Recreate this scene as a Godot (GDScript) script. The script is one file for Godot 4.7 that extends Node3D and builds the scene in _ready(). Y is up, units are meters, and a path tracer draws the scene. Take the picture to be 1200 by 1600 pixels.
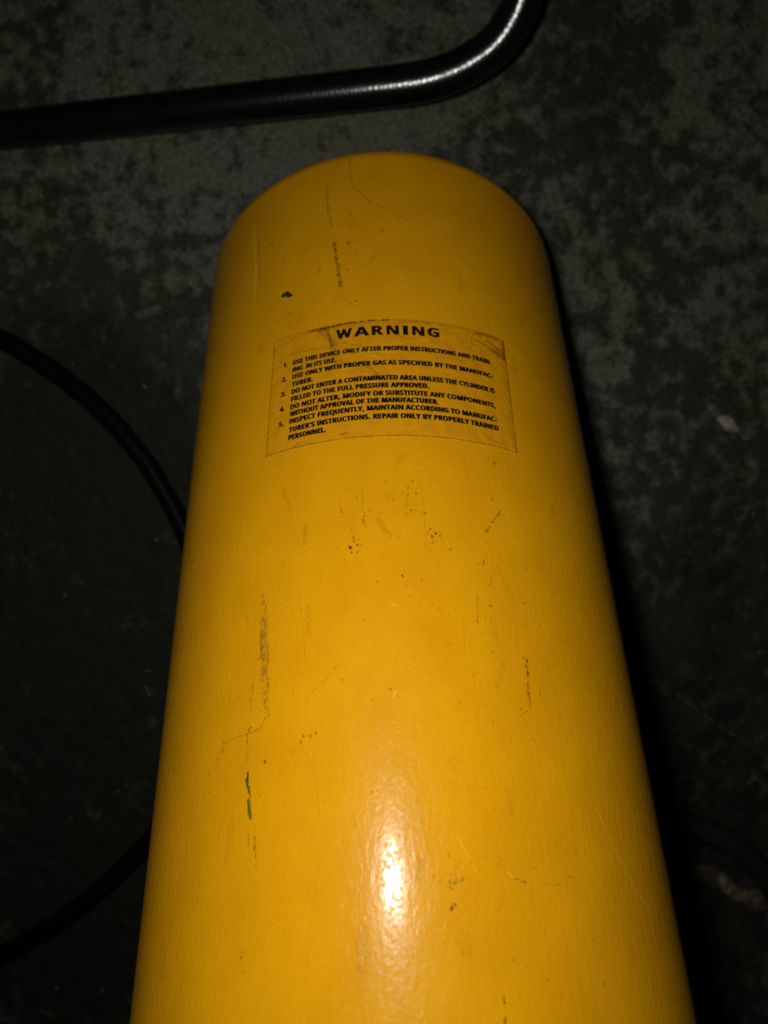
extends Node3D

const R := 0.0865              # cylinder radius
const FILLET := 0.015          # rounded rim of its closed end
const TEX := 2048
const LONG := 340.0            # mm of the body along its axis that one texture covers
var rng := RandomNumberGenerator.new()
var wob := FastNoiseLite.new()

# the sheet that mark() paints on
var img: Image
var relief: PackedFloat32Array
var tex_w := 0
var tex_h := 0
var mm_x := 1.0                # pixels per millimetre
var mm_y := 1.0
var at_label := false


func _ready():
	# ---- camera
	var cam := Camera3D.new()
	cam.name = "camera"
	cam.fov = 68.27
	cam.near = 0.01
	cam.far = 50.0
	cam.transform = Transform3D(Basis(Vector3(0.9995, 0.0178, 0.0245), Vector3(0.0264, -0.1116, -0.9934), Vector3(-0.015, 0.9936, -0.112)).orthonormalized(), Vector3(0, 0.4765, 0))
	var lens := CameraAttributesPhysical.new()
	lens.frustum_focal_length = 17.7
	lens.frustum_focus_distance = 0.225
	lens.exposure_aperture = 8.0
	lens.frustum_near = 0.01
	lens.frustum_far = 50.0
	cam.attributes = lens
	add_child(cam)
	cam.current = true
	# ---- a dark place at night: the only light is the flash beside the lens
	var env := Environment.new()
	env.background_mode = Environment.BG_COLOR
	env.background_color = Color(0.004, 0.004, 0.0035)
	env.tonemap_mode = Environment.TONE_MAPPER_LINEAR
	env.tonemap_exposure = 1.0
	env.sdfgi_enabled = true
	env.ssao_enabled = true
	env.ssil_enabled = true
	var we := WorldEnvironment.new()
	we.name = "world"
	we.environment = env
	add_child(we)
	var flash := SpotLight3D.new()
	flash.name = "camera_flash"
	flash.light_color = Color(1.0, 0.985, 0.95)
	flash.light_energy = 0.052
	flash.light_size = 0.01
	flash.spot_range = 6.0
	flash.spot_attenuation = 2.0
	flash.spot_angle = 80.0
	flash.spot_angle_attenuation = 1.0
	flash.shadow_enabled = true
	flash.transform = Transform3D(Basis.looking_at(Vector3(0.0286, -0.9681, 0.2496), Vector3(0, 0, -1)), Vector3(-0.0215, 0.4622, -0.0213))
	add_child(flash)

	rng.seed = 11
	wob.seed = 5
	wob.frequency = 0.16
	make_floor()
	make_cylinder()
	make_tubes()
	make_chips()


# ---------------------------------------------------------------- helpers
func note(o: Node, label: String, category: String):
	o.set_meta("label", label)
	o.set_meta("category", category)


func part(called: String, mesh: Mesh, m: Material, parent: Node = self) -> MeshInstance3D:
	var o := MeshInstance3D.new()
	o.name = called
	o.mesh = mesh
	if m:
		o.material_override = m
	parent.add_child(o, true)
	return o


# a grid of points with normals as one surface
func sheet(mesh: ArrayMesh, pos: Array, nrm: Array, uvs: Array, cols: int, m: Material):
	var a := []
	a.resize(Mesh.ARRAY_MAX)
	var index := PackedInt32Array()
	var rows: int = pos.size() / cols
	for r in rows - 1:
		for c in cols - 1:
			var k := r * cols + c
			index.append_array([k, k + 1, k + cols, k + 1, k + cols + 1, k + cols])
	a[Mesh.ARRAY_VERTEX] = PackedVector3Array(pos)
	a[Mesh.ARRAY_NORMAL] = PackedVector3Array(nrm)
	a[Mesh.ARRAY_TEX_UV] = PackedVector2Array(uvs)
	a[Mesh.ARRAY_INDEX] = index
	var st := SurfaceTool.new()
	st.create_from_arrays(a)
	st.generate_tangents()
	st.commit(mesh)
	mesh.surface_set_material(mesh.get_surface_count() - 1, m)


func noise(kind: int, freq: float, seed_: int, octaves := 4) -> FastNoiseLite:
	var n := FastNoiseLite.new()
	n.noise_type = kind
	n.frequency = freq
	n.seed = seed_
	n.fractal_octaves = octaves
	n.fractal_type = FastNoiseLite.FRACTAL_FBM if octaves > 1 else FastNoiseLite.FRACTAL_NONE
	return n


func tube_mesh(path: Array, radius: float, sides: int) -> ArrayMesh:
	var curve := Curve3D.new()
	curve.bake_interval = 0.003
	for i in path.size():
		var t: Vector3 = (path[mini(i + 1, path.size() - 1)] - path[maxi(i - 1, 0)])
		var before: float = (path[i] - path[maxi(i - 1, 0)]).length()
		var after: float = (path[mini(i + 1, path.size() - 1)] - path[i]).length()
		t = t.normalized()
		curve.add_point(path[i], -t * before / 3.0, t * after / 3.0)
	var pts := curve.get_baked_points()
	var pos := []
	var nrm := []
	var uvs := []
	var run := 0.0
	for i in pts.size():
		var d := (pts[mini(i + 1, pts.size() - 1)] - pts[maxi(i - 1, 0)]).normalized()
		var side := d.cross(Vector3.UP).normalized()
		var up := side.cross(d)
		run += 0.0 if i == 0 else pts[i].distance_to(pts[i - 1])
		for k in sides + 1:
			var w := TAU * k / sides
			var o := side * cos(w) + up * sin(w)
			pos.append(pts[i] + o * radius)
			nrm.append(o)
			uvs.append(Vector2(run / 0.05, float(k) / sides * TAU * radius / 0.05))
	var mesh := ArrayMesh.new()
	sheet(mesh, pos, nrm, uvs, sides + 1, null)
	# ends
	for e in [0, pts.size() - 1]:
		var st := SurfaceTool.new()
		st.begin(Mesh.PRIMITIVE_TRIANGLES)
		var out := (pts[0] - pts[1]).normalized() if e == 0 else (pts[e] - pts[e - 1]).normalized()
		for k in sides:
			for p in [pts[e], pos[e * (sides + 1) + k], pos[e * (sides + 1) + k + 1]]:
				st.set_normal(out)
				st.set_uv(Vector2.ZERO)
				st.add_vertex(p)
		st.commit(mesh)
	return mesh


# a scuff, scratch or chip along a line of points in millimetres on the sheet in hand; br is how often it breaks off
const INK := {"brown": Color8(62, 38, 8), "black": Color8(14, 11, 8), "grey": Color8(104, 78, 44), "green": Color8(58, 78, 26), "pale": Color8(242, 208, 104), "dirt": Color8(66, 42, 12), "print": Color8(22, 15, 8)}
const DEPTH := {"brown": 0.25, "black": 0.9, "grey": 0.3, "green": 0.6, "pale": 0.7, "dirt": 0.1, "print": 0.0}

func spot(p: Vector2) -> Vector2:
	if at_label:
		return Vector2(p.x * mm_x, p.y * mm_y)
	var t := 311.062 - p.y
	if p.y > 287.5:
		t = 15.0 * (PI / 2 - asin(clampf((p.y - 287.5) / 15.0, 0, 1)))
	return Vector2((p.x / (PI * R * 1000.0) + 0.5) * tex_w, t * mm_y)


func mark(kind: String, w: float, al: float, br: float, pts: Array):
	var cover := {}
	var holes := kind == "brown" or kind == "grey" or kind == "dirt"
	var off := rng.randf() * 500.0
	for i in pts.size() - 1:
		var a: Vector2 = pts[i]
		var b: Vector2 = pts[i + 1]
		var steps := maxi(2, int(a.distance_to(b) / 0.1))
		for k in steps + 1:
			var p := a.lerp(b, float(k) / steps)
			var s := p.y * 6.0 + p.x * 3.0 + off
			if br > 0.0 and wob.get_noise_1d(s) * 0.9 + 0.5 < br:
				continue
			p += Vector2(wob.get_noise_1d(s * 1.7 + 90.0), wob.get_noise_1d(s * 1.3 + 300.0)) * w * 0.35
			var c := spot(p)
			var r := w * 0.5 * (0.75 + 0.6 * wob.get_noise_1d(s * 2.3 + 700.0))
			var rx := maxf(r * mm_x, 0.7)
			var ry := maxf(r * mm_y, 0.7)
			for y in range(int(c.y - ry - 1), int(c.y + ry + 2)):
				for x in range(int(c.x - rx - 1), int(c.x + rx + 2)):
					if x < 0 or y < 0 or x >= tex_w or y >= tex_h:
						continue
					var d := Vector2((x + 0.5 - c.x) / rx, (y + 0.5 - c.y) / ry).length()
					var f := clampf((1.15 - d) * 2.2, 0, 1) * ((0.5 + 1.4 * wob.get_noise_2d(x * 1.1 + off, y * 0.5)) if holes else (0.9 + 0.8 * wob.get_noise_2d(x + off, y)))
					var at := y * tex_w + x
					f = clampf(f, 0, 1)
					if f > cover.get(at, 0.0):
						cover[at] = f
	var ink: Color = INK[kind]
	if holes and w < 0.8 and not at_label:
		al *= 0.72
	for at in cover:
		var x: int = at % tex_w
		var y: int = at / tex_w
		var f: float = cover[at] * al
		img.set_pixel(x, y, img.get_pixel(x, y).lerp(ink, f))
		if not relief.is_empty():
			relief[at] -= DEPTH[kind] * f


# ---------------------------------------------------------------- floor
func make_floor():
	var size := 2048
	var broad := noise(FastNoiseLite.TYPE_SIMPLEX_SMOOTH, 0.016, 21, 5).get_seamless_image(1024, 1024).get_data()   # 0.9 m across
	var blots := noise(FastNoiseLite.TYPE_SIMPLEX_SMOOTH, 0.052, 4, 3).get_seamless_image(1024, 1024).get_data()
	var hue := noise(FastNoiseLite.TYPE_SIMPLEX_SMOOTH, 0.012, 77, 3).get_seamless_image(1024, 1024).get_data()
	var grain := noise(FastNoiseLite.TYPE_SIMPLEX_SMOOTH, 0.11, 9, 3).get_seamless_image(1024, 1024).get_data()
	# oil and damp have soaked in unevenly: x, z, radius, how much darker
	var stains := [[0.14, -0.216, 0.05, 0.6], [0.129, -0.165, 0.035, 0.3], [0.228, -0.236, 0.042, -1], [0.198, -0.197, 0.019, -0.6], [0.239, -0.126, 0.036, -0.3], [-0.088, -0.227, 0.114, -0.6], [-0.001, -0.229, 0.061, -0.45], [-0.189, -0.232, 0.041, -0.1], [-0.103, -0.166, 0.069, -0.4], [0.009, -0.177, 0.039, -0.5], [-0.164, -0.111, 0.066, 0.3], [-0.203, -0.047, 0.067, 0.6], [-0.159, -0.011, 0.059, 0.6], [-0.21, 0.048, 0.08, 0.9], [-0.153, 0.033, 0.052, 0.7], [-0.192, 0.131, 0.082, 1], [-0.166, 0.231, 0.092, 1], [-0.232, 0.328, 0.098, 1], [-0.209, 0.376, 0.065, 0.4], [0.137, -0.051, 0.036, -0.35], [0.221, -0.084, 0.048, 0.1], [0.212, 0.059, 0.066, 0.35], [0.213, 0.122, 0.071, 0.5], [0.207, 0.195, 0.077, 0.5], [0.234, 0.276, 0.074, 0.6], [0.232, 0.369, 0.089, 0.5], [0.202, -0.014, 0.041, 0.2], [0.164, -0.127, 0.035, 0.1]]
	var lean := PackedFloat32Array()
	lean.resize(128 * 128)
	for j in 128:
		for i in 128:
			var x := (i / 128.0 - 0.5) * 0.9
			var z := (j / 128.0 - 0.5) * 0.9 + 0.1
			var v := 0.0
			for s in stains:
				var d2: float = (pow(x - s[0], 2) + pow(z - s[1], 2)) / (s[2] * s[2])
				if d2 < 6.0:
					v += s[3] * exp(-d2)
			lean[j * 128 + i] = v
	var data := PackedByteArray()
	data.resize(size * size * 3)
	var lut := PackedByteArray()
	lut.resize(1024)
	for i in 1024:
		lut[i] = int(Color(i / 1023.0, 0, 0).linear_to_srgb().r * 255.0 + 0.5)
	var o := 0
	for j in size:
		for i in size:
			var k := (j >> 1) * 1024 + (i >> 1)
			var k2 := (j & 1023) * 1024 + (i & 1023)
			var b := broad[k] / 255.0
			var g := grain[k2] / 255.0 - 0.5
			var damp := lean[(j >> 4) * 128 + (i >> 4)]
			var t := b * 0.4 + blots[k] / 255.0 * 0.6 + g * 0.13 - damp * 0.2
			var clean := clampf((t - 0.36) / 0.34, 0, 1)
			clean = clean * clean * (3.0 - 2.0 * clean)
			var soak := clampf((damp * 0.8 + (b - 0.5) * 0.7 + g * 0.2 - 0.3) / 0.45, 0, 1)   # oil
			var v := lerpf(0.038, 0.124, clean) * (1.0 - 0.5 * soak) * (1.0 + g * 0.85)
			var h := hue[k] / 255.0
			data[o] = lut[int(v * 1023.0)]
			data[o + 1] = lut[int(v * (1.05 - 0.03 * h) * 1023.0)]
			data[o + 2] = lut[int(v * (0.54 + 0.44 * h) * 1023.0)]
			o += 3
	var im := Image.create_from_data(size, size, false, Image.FORMAT_RGB8, data)
	var pale := [Vector2(0.2115, 0.304), Vector2(0.2198, 0.3061), Vector2(0.23, 0.312), Vector2(0.2381, 0.3202), Vector2(0.2442, 0.3218), Vector2(0.2531, 0.324), Vector2(0.2585, 0.3288)]
	dust(im, pale, 0.013, Color8(136, 120, 92), 0.75)
	dust(im, pale.slice(2, 6), 0.008, Color8(172, 154, 122), 0.75)
	dust(im, pale.slice(0, 2), 0.016, Color8(112, 100, 78), 0.5)
	dust(im, [Vector2(0.1977, 0.1795), Vector2(0.2194, 0.1977), Vector2(0.2367, 0.2092), Vector2(0.2652, 0.2301)], 0.0016, Color8(120, 112, 86), 0.55)
	dust(im, [Vector2(0.2153, -0.0057), Vector2(0.2219, 0), Vector2(0.231, 0.0059), Vector2(0.2378, 0.0125)], 0.005, Color8(140, 128, 108), 0.6)
	# a hairline crack wandering across the slab
	var crack := []
	for k in 26:
		crack.append(Vector2(0.11 + k * 0.008 + wob.get_noise_1d(k * 3.0) * 0.012, 0.02 + k * 0.013 + wob.get_noise_1d(k * 4.0 + 60.0) * 0.02))
	dust(im, crack, 0.0007, Color8(20, 20, 18), 0.7)
	for i in 170:
		var p := Vector2(rng.randf_range(-0.3, 0.32), rng.randf_range(-0.26, 0.5))
		var q := p + Vector2(rng.randf_range(-0.008, 0.008), rng.randf_range(-0.008, 0.008))
		var dark := rng.randf() < 0.6
		dust(im, [p, q], 0.0005 + 0.0032 * pow(rng.randf(), 3.0), Color8(24, 25, 22) if dark else Color8(128, 126, 112), rng.randf_range(0.3, 0.8))
	var bump := noise(FastNoiseLite.TYPE_SIMPLEX_SMOOTH, 0.05, 31, 5).get_seamless_image(1024, 1024)
	bump.bump_map_to_normal_map(5.0)
	var m := StandardMaterial3D.new()
	m.albedo_texture = ImageTexture.create_from_image(im)
	m.roughness = 0.8
	m.metallic_specular = 0.3
	m.normal_enabled = true
	m.normal_texture = ImageTexture.create_from_image(bump)
	m.normal_scale = 0.5
	var mesh := ArrayMesh.new()
	var pos := []
	var nrm := []
	var uvs := []
	for j in 25:
		for i in 25:
			var x := (i - 12) * 0.45
			var z := (j - 12) * 0.45
			pos.append(Vector3(x, 0, z))
			nrm.append(Vector3.UP)
			uvs.append(Vector2(x / 0.9 + 0.5, (z - 0.1) / 0.9 + 0.5))
	sheet(mesh, pos, nrm, uvs, 25, m)
	var f := part("floor", mesh, null)
	f.set_meta("kind", "structure")
	note(f, "dark stained concrete floor under the yellow gas cylinder", "floor")


func dust(im: Image, pts: Array, w: float, tone: Color, al: float):
	var cover := {}
	var off := rng.randf() * 300.0
	for i in pts.size() - 1:
		var steps := maxi(2, int(pts[i].distance_to(pts[i + 1]) / 0.0005))
		for k in steps + 1:
			var p: Vector2 = pts[i].lerp(pts[i + 1], float(k) / steps)
			var c := Vector2((p.x / 0.9 + 0.5) * 2048.0, ((p.y - 0.1) / 0.9 + 0.5) * 2048.0)
			var r := maxf(w / 0.9 * 2048.0 * 0.5 * (0.8 + 0.7 * wob.get_noise_2d(c.x * 0.4 + off, c.y * 0.4)), 0.8)
			for y in range(int(c.y - r - 1), int(c.y + r + 2)):
				for x in range(int(c.x - r - 1), int(c.x + r + 2)):
					var d := Vector2(x + 0.5 - c.x, y + 0.5 - c.y).length() / r
					var f := clampf((1.2 - d) * 1.8, 0, 1) * clampf(0.6 + 1.0 * wob.get_noise_2d(x * 0.4 + off, y * 0.4) + 0.7 * wob.get_noise_2d(x * 1.3 + off, y * 1.3), 0, 1)
					var at := Vector2i(x, y)
					if f > cover.get(at, 0.0):
						cover[at] = f
	for at in cover:
		if at.x >= 0 and at.y >= 0 and at.x < 2048 and at.y < 2048:
			im.set_pixelv(at, im.get_pixelv(at).lerp(tone, cover[at] * al))


# ---------------------------------------------------------------- the cylinder
func make_cylinder():
	var root := Node3D.new()
	root.name = "gas_cylinder"
	root.transform = Transform3D(Basis(Vector3(-1, 0, 0), Vector3(0, 0.5878, 0.809), Vector3(0, 0.809, -0.5878)).orthonormalized(), Vector3(0.008, 0.064, -0.0742))
	add_child(root)
	note(root, "scuffed yellow metal gas cylinder with a warning label, rounded end on the concrete floor", "gas cylinder")

	# paint: tone, scuffs and relief of the side in view
	tex_w = TEX
	tex_h = TEX
	mm_x = TEX / (PI * R * 1000.0)
	mm_y = TEX / LONG
	at_label = false
	var broad := noise(FastNoiseLite.TYPE_SIMPLEX_SMOOTH, 0.02, 3, 4).get_image(512, 512).get_data()
	var speck := noise(FastNoiseLite.TYPE_SIMPLEX_SMOOTH, 0.09, 8, 3).get_image(TEX, TEX).get_data()
	var peel := noise(FastNoiseLite.TYPE_SIMPLEX_SMOOTH, 0.075, 14, 2).get_image(TEX, TEX).get_data()
	var drag_n := noise(FastNoiseLite.TYPE_SIMPLEX_SMOOTH, 0.05, 52, 3)
	var drag_im := drag_n.get_image(TEX, 768)
	drag_im.resize(TEX, TEX, Image.INTERPOLATE_CUBIC)
	var drag := drag_im.get_data()
	var data := PackedByteArray()
	data.resize(TEX * TEX * 3)
	relief = PackedFloat32Array()
	relief.resize(TEX * TEX)
	var o := 0
	var q := 0
	for j in TEX:
		for i in TEX:
			var b := broad[(j >> 2) * 512 + (i >> 2)] / 255.0 - 0.5
			var s := speck[q] / 255.0
			var v := 1.0 + b * 0.045 - maxf(0.0, s - 0.74) * 0.5 + (s - 0.5) * 0.05
			data[o] = int(213.0 * v)
			data[o + 1] = int((150.0 + b * 4.0) * v)
			data[o + 2] = int(9.0 * v)
			o += 3
			relief[q] = peel[q] / 255.0 * 0.55 + drag[q] / 255.0 * 0.9
			q += 1
	img = Image.create_from_data(TEX, TEX, false, Image.FORMAT_RGB8, data)
	mark("black", 2.13, 0.95, 0.00, [Vector2(-42.4, 219.4), Vector2(-40.9, 219.3), Vector2(-39.3, 217.9)])
	mark("black", 0.95, 0.70, 0.00, [Vector2(-42.6, 218.8), Vector2(-37.6, 217.1)])
	mark("brown", 1.31, 0.45, 0.50, [Vector2(-23.7, 274.5), Vector2(-23.4, 262.4), Vector2(-21.9, 249.6)])
	mark("brown", 1.49, 0.75, 0.35, [Vector2(-20.6, 239.6), Vector2(-19.8, 231.5), Vector2(-18.8, 222.5), Vector2(-17.8, 214.8)])
	mark("brown", 1.08, 0.22, 0.00, [Vector2(-14, 288), Vector2(-13, 271.2), Vector2(-5.3, 258.9)])
	mark("brown", 0.78, 0.38, 0.20, [Vector2(-7.8, 263.1), Vector2(-2.8, 257.9), Vector2(9.7, 248.2)])
	mark("pale", 0.51, 0.35, 0.00, [Vector2(9.7, 248.2), Vector2(22.9, 241.2)])
	mark("brown", 1.54, 0.35, 0.00, [Vector2(-14.6, 256.1), Vector2(-14.4, 255.6)])
	mark("brown", 1.52, 0.30, 0.00, [Vector2(-13.4, 248.2), Vector2(-13.1, 247.8)])
	mark("brown", 1.99, 0.35, 0.00, [Vector2(-14.8, 238.2), Vector2(-14.5, 237.8)])
	mark("brown", 1.99, 0.40, 0.00, [Vector2(-49.9, 252.5), Vector2(-49.6, 251.9)])
	mark("brown", 1.48, 0.30, 0.00, [Vector2(-32.7, 239.3), Vector2(-32.4, 238.8)])
	mark("brown", 1.51, 0.35, 0.00, [Vector2(-1.3, 242.9), Vector2(-1, 242.5)])
	mark("brown", 1.22, 0.30, 0.00, [Vector2(-43, 237.9), Vector2(-42.7, 237.3)])
	mark("brown", 0.94, 0.75, 0.00, [Vector2(-14.3, 205.3), Vector2(-14, 205)])
	mark("brown", 0.94, 0.80, 0.00, [Vector2(-12.3, 206.3), Vector2(-12.1, 205.9)])
	mark("brown", 0.94, 0.60, 0.00, [Vector2(-15, 204.2), Vector2(-14.8, 203.8)])
	mark("brown", 0.71, 0.70, 0.00, [Vector2(28.1, 214.7), Vector2(28.4, 214.5)])
	mark("brown", 0.71, 0.70, 0.00, [Vector2(30.4, 215.8), Vector2(30.6, 215.5)])
	mark("brown", 0.71, 0.40, 0.00, [Vector2(35.5, 217.3), Vector2(35.7, 217)])
	mark("brown", 0.71, 0.40, 0.00, [Vector2(12.6, 209.5), Vector2(12.8, 209.2)])
	mark("brown", 1.70, 0.25, 0.00, [Vector2(-26.4, 226.8), Vector2(-26.2, 226.3)])
	mark("brown", 1.21, 0.30, 0.00, [Vector2(-63.2, 247.4), Vector2(-62.7, 246.7)])
	mark("brown", 1.86, 0.30, 0.00, [Vector2(-39.1, 208.3), Vector2(-38.8, 207.8)])
	mark("brown", 1.85, 0.25, 0.00, [Vector2(-34, 202.8), Vector2(-33.7, 202.4)])
	mark("brown", 1.65, 0.50, 0.00, [Vector2(33.5, 137.2), Vector2(33.7, 137)])
	mark("brown", 0.81, 0.70, 0.00, [Vector2(5.7, 122.3), Vector2(5.9, 122.1)])
	mark("brown", 0.79, 0.60, 0.00, [Vector2(3.8, 116.1), Vector2(4, 115.8)])
	mark("brown", 0.79, 0.50, 0.00, [Vector2(5.4, 115.8), Vector2(5.5, 115.6)])
	mark("brown", 1.35, 0.85, 0.00, [Vector2(-15.1, 104.4), Vector2(-14.9, 104.1)])
	mark("brown", 1.17, 0.60, 0.00, [Vector2(-14.3, 106.2), Vector2(-14.1, 106)])
	mark("brown", 0.96, 0.70, 0.00, [Vector2(-14.9, 102.6), Vector2(-14.8, 102.4)])
	mark("brown", 0.78, 0.90, 0.00, [Vector2(9.6, 109.4), Vector2(9.8, 109.1)])
	mark("brown", 1.37, 0.70, 0.00, [Vector2(11.1, 108.1), Vector2(11.3, 107.9)])
	mark("brown", 0.97, 0.60, 0.00, [Vector2(12.4, 107.3), Vector2(12.6, 107)])
	mark("brown", 0.97, 0.60, 0.00, [Vector2(10, 106.9), Vector2(10.2, 106.7)])
	mark("brown", 0.76, 0.95, 0.00, [Vector2(0.2, 93.9), Vector2(0.4, 93.7)])
	mark("brown", 0.97, 0.60, 0.00, [Vector2(27.7, 106.2), Vector2(27.9, 106)])
	mark("brown", 0.77, 0.70, 0.00, [Vector2(15.3, 102.8), Vector2(15.5, 102.6)])
	mark("brown", 0.95, 0.50, 0.00, [Vector2(23.9, 98.3), Vector2(24.1, 98.1)])
	mark("brown", 1.67, 0.35, 0.00, [Vector2(26.4, 84.8), Vector2(26.6, 84.6)])
	mark("brown", 1.30, 0.60, 0.00, [Vector2(38.1, 87.2), Vector2(38.3, 87.1)])
	mark("brown", 0.85, 0.80, 0.00, [Vector2(-27.2, 49), Vector2(-27, 48.8)])
	mark("brown", 0.85, 0.40, 0.00, [Vector2(-25.5, 49.4), Vector2(-25.3, 49.2)])
	mark("brown", 1.34, 0.60, 0.00, [Vector2(-40.6, 43.5), Vector2(-40.4, 43.4)])
	mark("brown", 0.67, 0.85, 0.00, [Vector2(-58.4, 46.6), Vector2(-58.1, 46.4)])
	mark("brown", 0.49, 0.60, 0.00, [Vector2(-61.3, 38), Vector2(-61, 37.7)])
	mark("brown", 0.90, 0.70, 0.00, [Vector2(-45.1, -1.6), Vector2(-44.9, -1.8)])
	mark("brown", 0.90, 0.70, 0.00, [Vector2(-45.2, -2.6), Vector2(-45, -2.7)])
	mark("brown", 0.74, 0.30, 0.00, [Vector2(-43.8, -5.7), Vector2(-43.6, -5.8)])
	mark("brown", 0.45, 0.50, 0.00, [Vector2(-48.5, 2.4), Vector2(-48.3, 2.3)])
	mark("brown", 0.74, 0.60, 0.00, [Vector2(30.9, -9.1), Vector2(31.1, -9.3)])
	mark("brown", 0.68, 0.70, 0.00, [Vector2(34.7, 46.8), Vector2(34.9, 46.6)])
	mark("brown", 0.70, 0.80, 0.00, [Vector2(-4.5, 60), Vector2(-4.3, 59.8)])
	mark("brown", 0.52, 0.50, 0.00, [Vector2(9, 51.7), Vector2(9.2, 51.5)])
	mark("brown", 0.52, 0.50, 0.00, [Vector2(23.3, 50.9), Vector2(23.5, 50.7)])
	mark("brown", 0.90, 0.30, 0.00, [Vector2(48.2, -2.4), Vector2(48.4, -2.6)])
	mark("brown", 0.62, 0.50, 0.00, [Vector2(12, 10), Vector2(12.1, 9.8)])
	mark("brown", 0.79, 0.50, 0.00, [Vector2(-11.4, 113.5), Vector2(-11.2, 113.2)])
	mark("brown", 0.56, 0.40, 0.00, [Vector2(2, 87.5), Vector2(2.2, 87.3)])
	mark("brown", 0.56, 0.40, 0.00, [Vector2(-16.8, 88.7), Vector2(-16.6, 88.5)])
	mark("brown", 0.57, 0.30, 0.00, [Vector2(-5.1, 98.1), Vector2(-4.9, 97.9)])
	mark("brown", 0.46, 0.40, 0.00, [Vector2(9.4, 1.9), Vector2(9.6, 1.7)])
	mark("brown", 1.00, 0.30, 0.00, [Vector2(-62.5, 43), Vector2(-62.2, 42.8)])
	mark("brown", 0.79, 0.41, 0.30, [Vector2(-10.5, 116), Vector2(-10.9, 113.3), Vector2(-10.4, 110.6)])
	mark("brown", 0.61, 0.35, 0.00, [Vector2(-10.9, 125.9), Vector2(-11.3, 117.2)])
	mark("brown", 0.40, 0.30, 0.00, [Vector2(8.1, 120.4), Vector2(7.7, 109.4)])
	mark("brown", 0.61, 0.40, 0.00, [Vector2(3.5, 124.6), Vector2(3.1, 121.1)])
	mark("brown", 0.99, 0.50, 0.35, [Vector2(33.2, 117.9), Vector2(29.9, 113.2), Vector2(27.8, 110.1)])
	mark("brown", 0.56, 0.35, 0.00, [Vector2(22.6, 88), Vector2(21.9, 78.9)])
	mark("brown", 0.38, 0.30, 0.00, [Vector2(11.2, 99.9), Vector2(10.9, 94.6)])
	mark("brown", 0.38, 0.30, 0.00, [Vector2(30.4, 98.3), Vector2(30.9, 95.2)])
	mark("brown", 0.37, 0.25, 0.00, [Vector2(17.6, 81.6), Vector2(17.2, 71.9)])
	mark("brown", 0.57, 0.30, 0.00, [Vector2(41, 101.2), Vector2(40.6, 98.4)])
	mark("brown", 1.07, 0.60, 0.30, [Vector2(36.7, 69.6), Vector2(35.9, 66.8), Vector2(36.3, 65)])
	mark("brown", 0.88, 0.45, 0.45, [Vector2(36.2, 62.7), Vector2(35.7, 60.8), Vector2(35.4, 56.4)])
	mark("brown", 0.53, 0.38, 0.50, [Vector2(35.9, 65.7), Vector2(36, 60.1), Vector2(35.8, 54.7)])
	mark("grey", 1.12, 0.40, 0.00, [Vector2(-44.3, 93.5), Vector2(-42.9, 86.9)])
	mark("grey", 2.75, 0.50, 0.12, [Vector2(-43.6, 85.4), Vector2(-43.2, 78.8), Vector2(-42.1, 72.7), Vector2(-42.5, 66.6)])
	mark("brown", 0.91, 0.50, 0.00, [Vector2(-44.3, 82.1), Vector2(-43.8, 73)])
	mark("grey", 1.76, 0.40, 0.35, [Vector2(-41.2, 64.9), Vector2(-41.5, 61.2), Vector2(-41, 57.2)])
	mark("brown", 0.53, 0.60, 0.00, [Vector2(-40.7, 66.7), Vector2(-40.7, 63.3)])
	mark("brown", 0.70, 0.40, 0.00, [Vector2(-46.4, 66.2), Vector2(-46.4, 63)])
	mark("brown", 0.70, 0.30, 0.50, [Vector2(-46.8, 62.1), Vector2(-46.7, 54.8)])
	mark("brown", 1.19, 0.60, 0.00, [Vector2(-46.8, 52.6), Vector2(-46.1, 53.2)])
	mark("brown", 0.69, 0.34, 0.00, [Vector2(-39.9, 56.1), Vector2(-41.4, 55.4), Vector2(-42.3, 52.9), Vector2(-46.5, 51.9), Vector2(-52.2, 51.5), Vector2(-56, 50.6)])
	mark("brown", 0.85, 0.40, 0.00, [Vector2(-56.3, 50.9), Vector2(-56.8, 48.1)])
	mark("brown", 0.85, 0.50, 0.00, [Vector2(-47.4, 51.7), Vector2(-47.2, 49.1)])
	mark("brown", 0.68, 0.30, 0.40, [Vector2(-46.9, 47.7), Vector2(-46.9, 42.5)])
	mark("brown", 0.38, 0.19, 0.00, [Vector2(-31.8, 93.6), Vector2(-30.2, 82.4), Vector2(-28.6, 67.9)])
	mark("brown", 0.34, 0.17, 0.00, [Vector2(-26.9, 48.2), Vector2(-25.2, 37), Vector2(-24, 28.3), Vector2(-20.2, 26.7)])
	mark("brown", 0.85, 0.55, 0.30, [Vector2(-28.6, 49.4), Vector2(-29.7, 47.3)])
	mark("brown", 0.68, 0.55, 0.00, [Vector2(-31.6, 45.8), Vector2(-32.3, 44.9)])
	mark("brown", 0.72, 0.19, 0.55, [Vector2(-17.7, 69.2), Vector2(-23.3, 63.4), Vector2(-30, 57.8), Vector2(-35.9, 56.4)])
	mark("green", 1.16, 0.90, 0.00, [Vector2(-46.4, 40.9), Vector2(-46.4, 38.4), Vector2(-45.6, 36.3)])
	mark("green", 1.16, 0.90, 0.00, [Vector2(-46.7, 39.6), Vector2(-46.4, 38.8)])
	mark("green", 0.66, 0.70, 0.00, [Vector2(-45.6, 36.3), Vector2(-45, 34.6)])
	mark("green", 1.14, 0.90, 0.00, [Vector2(-45.6, 34.1), Vector2(-45.2, 31.6), Vector2(-44.6, 29.3)])
	mark("grey", 0.49, 0.30, 0.00, [Vector2(-45.1, 35.6), Vector2(-44.2, 29.1)])
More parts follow.
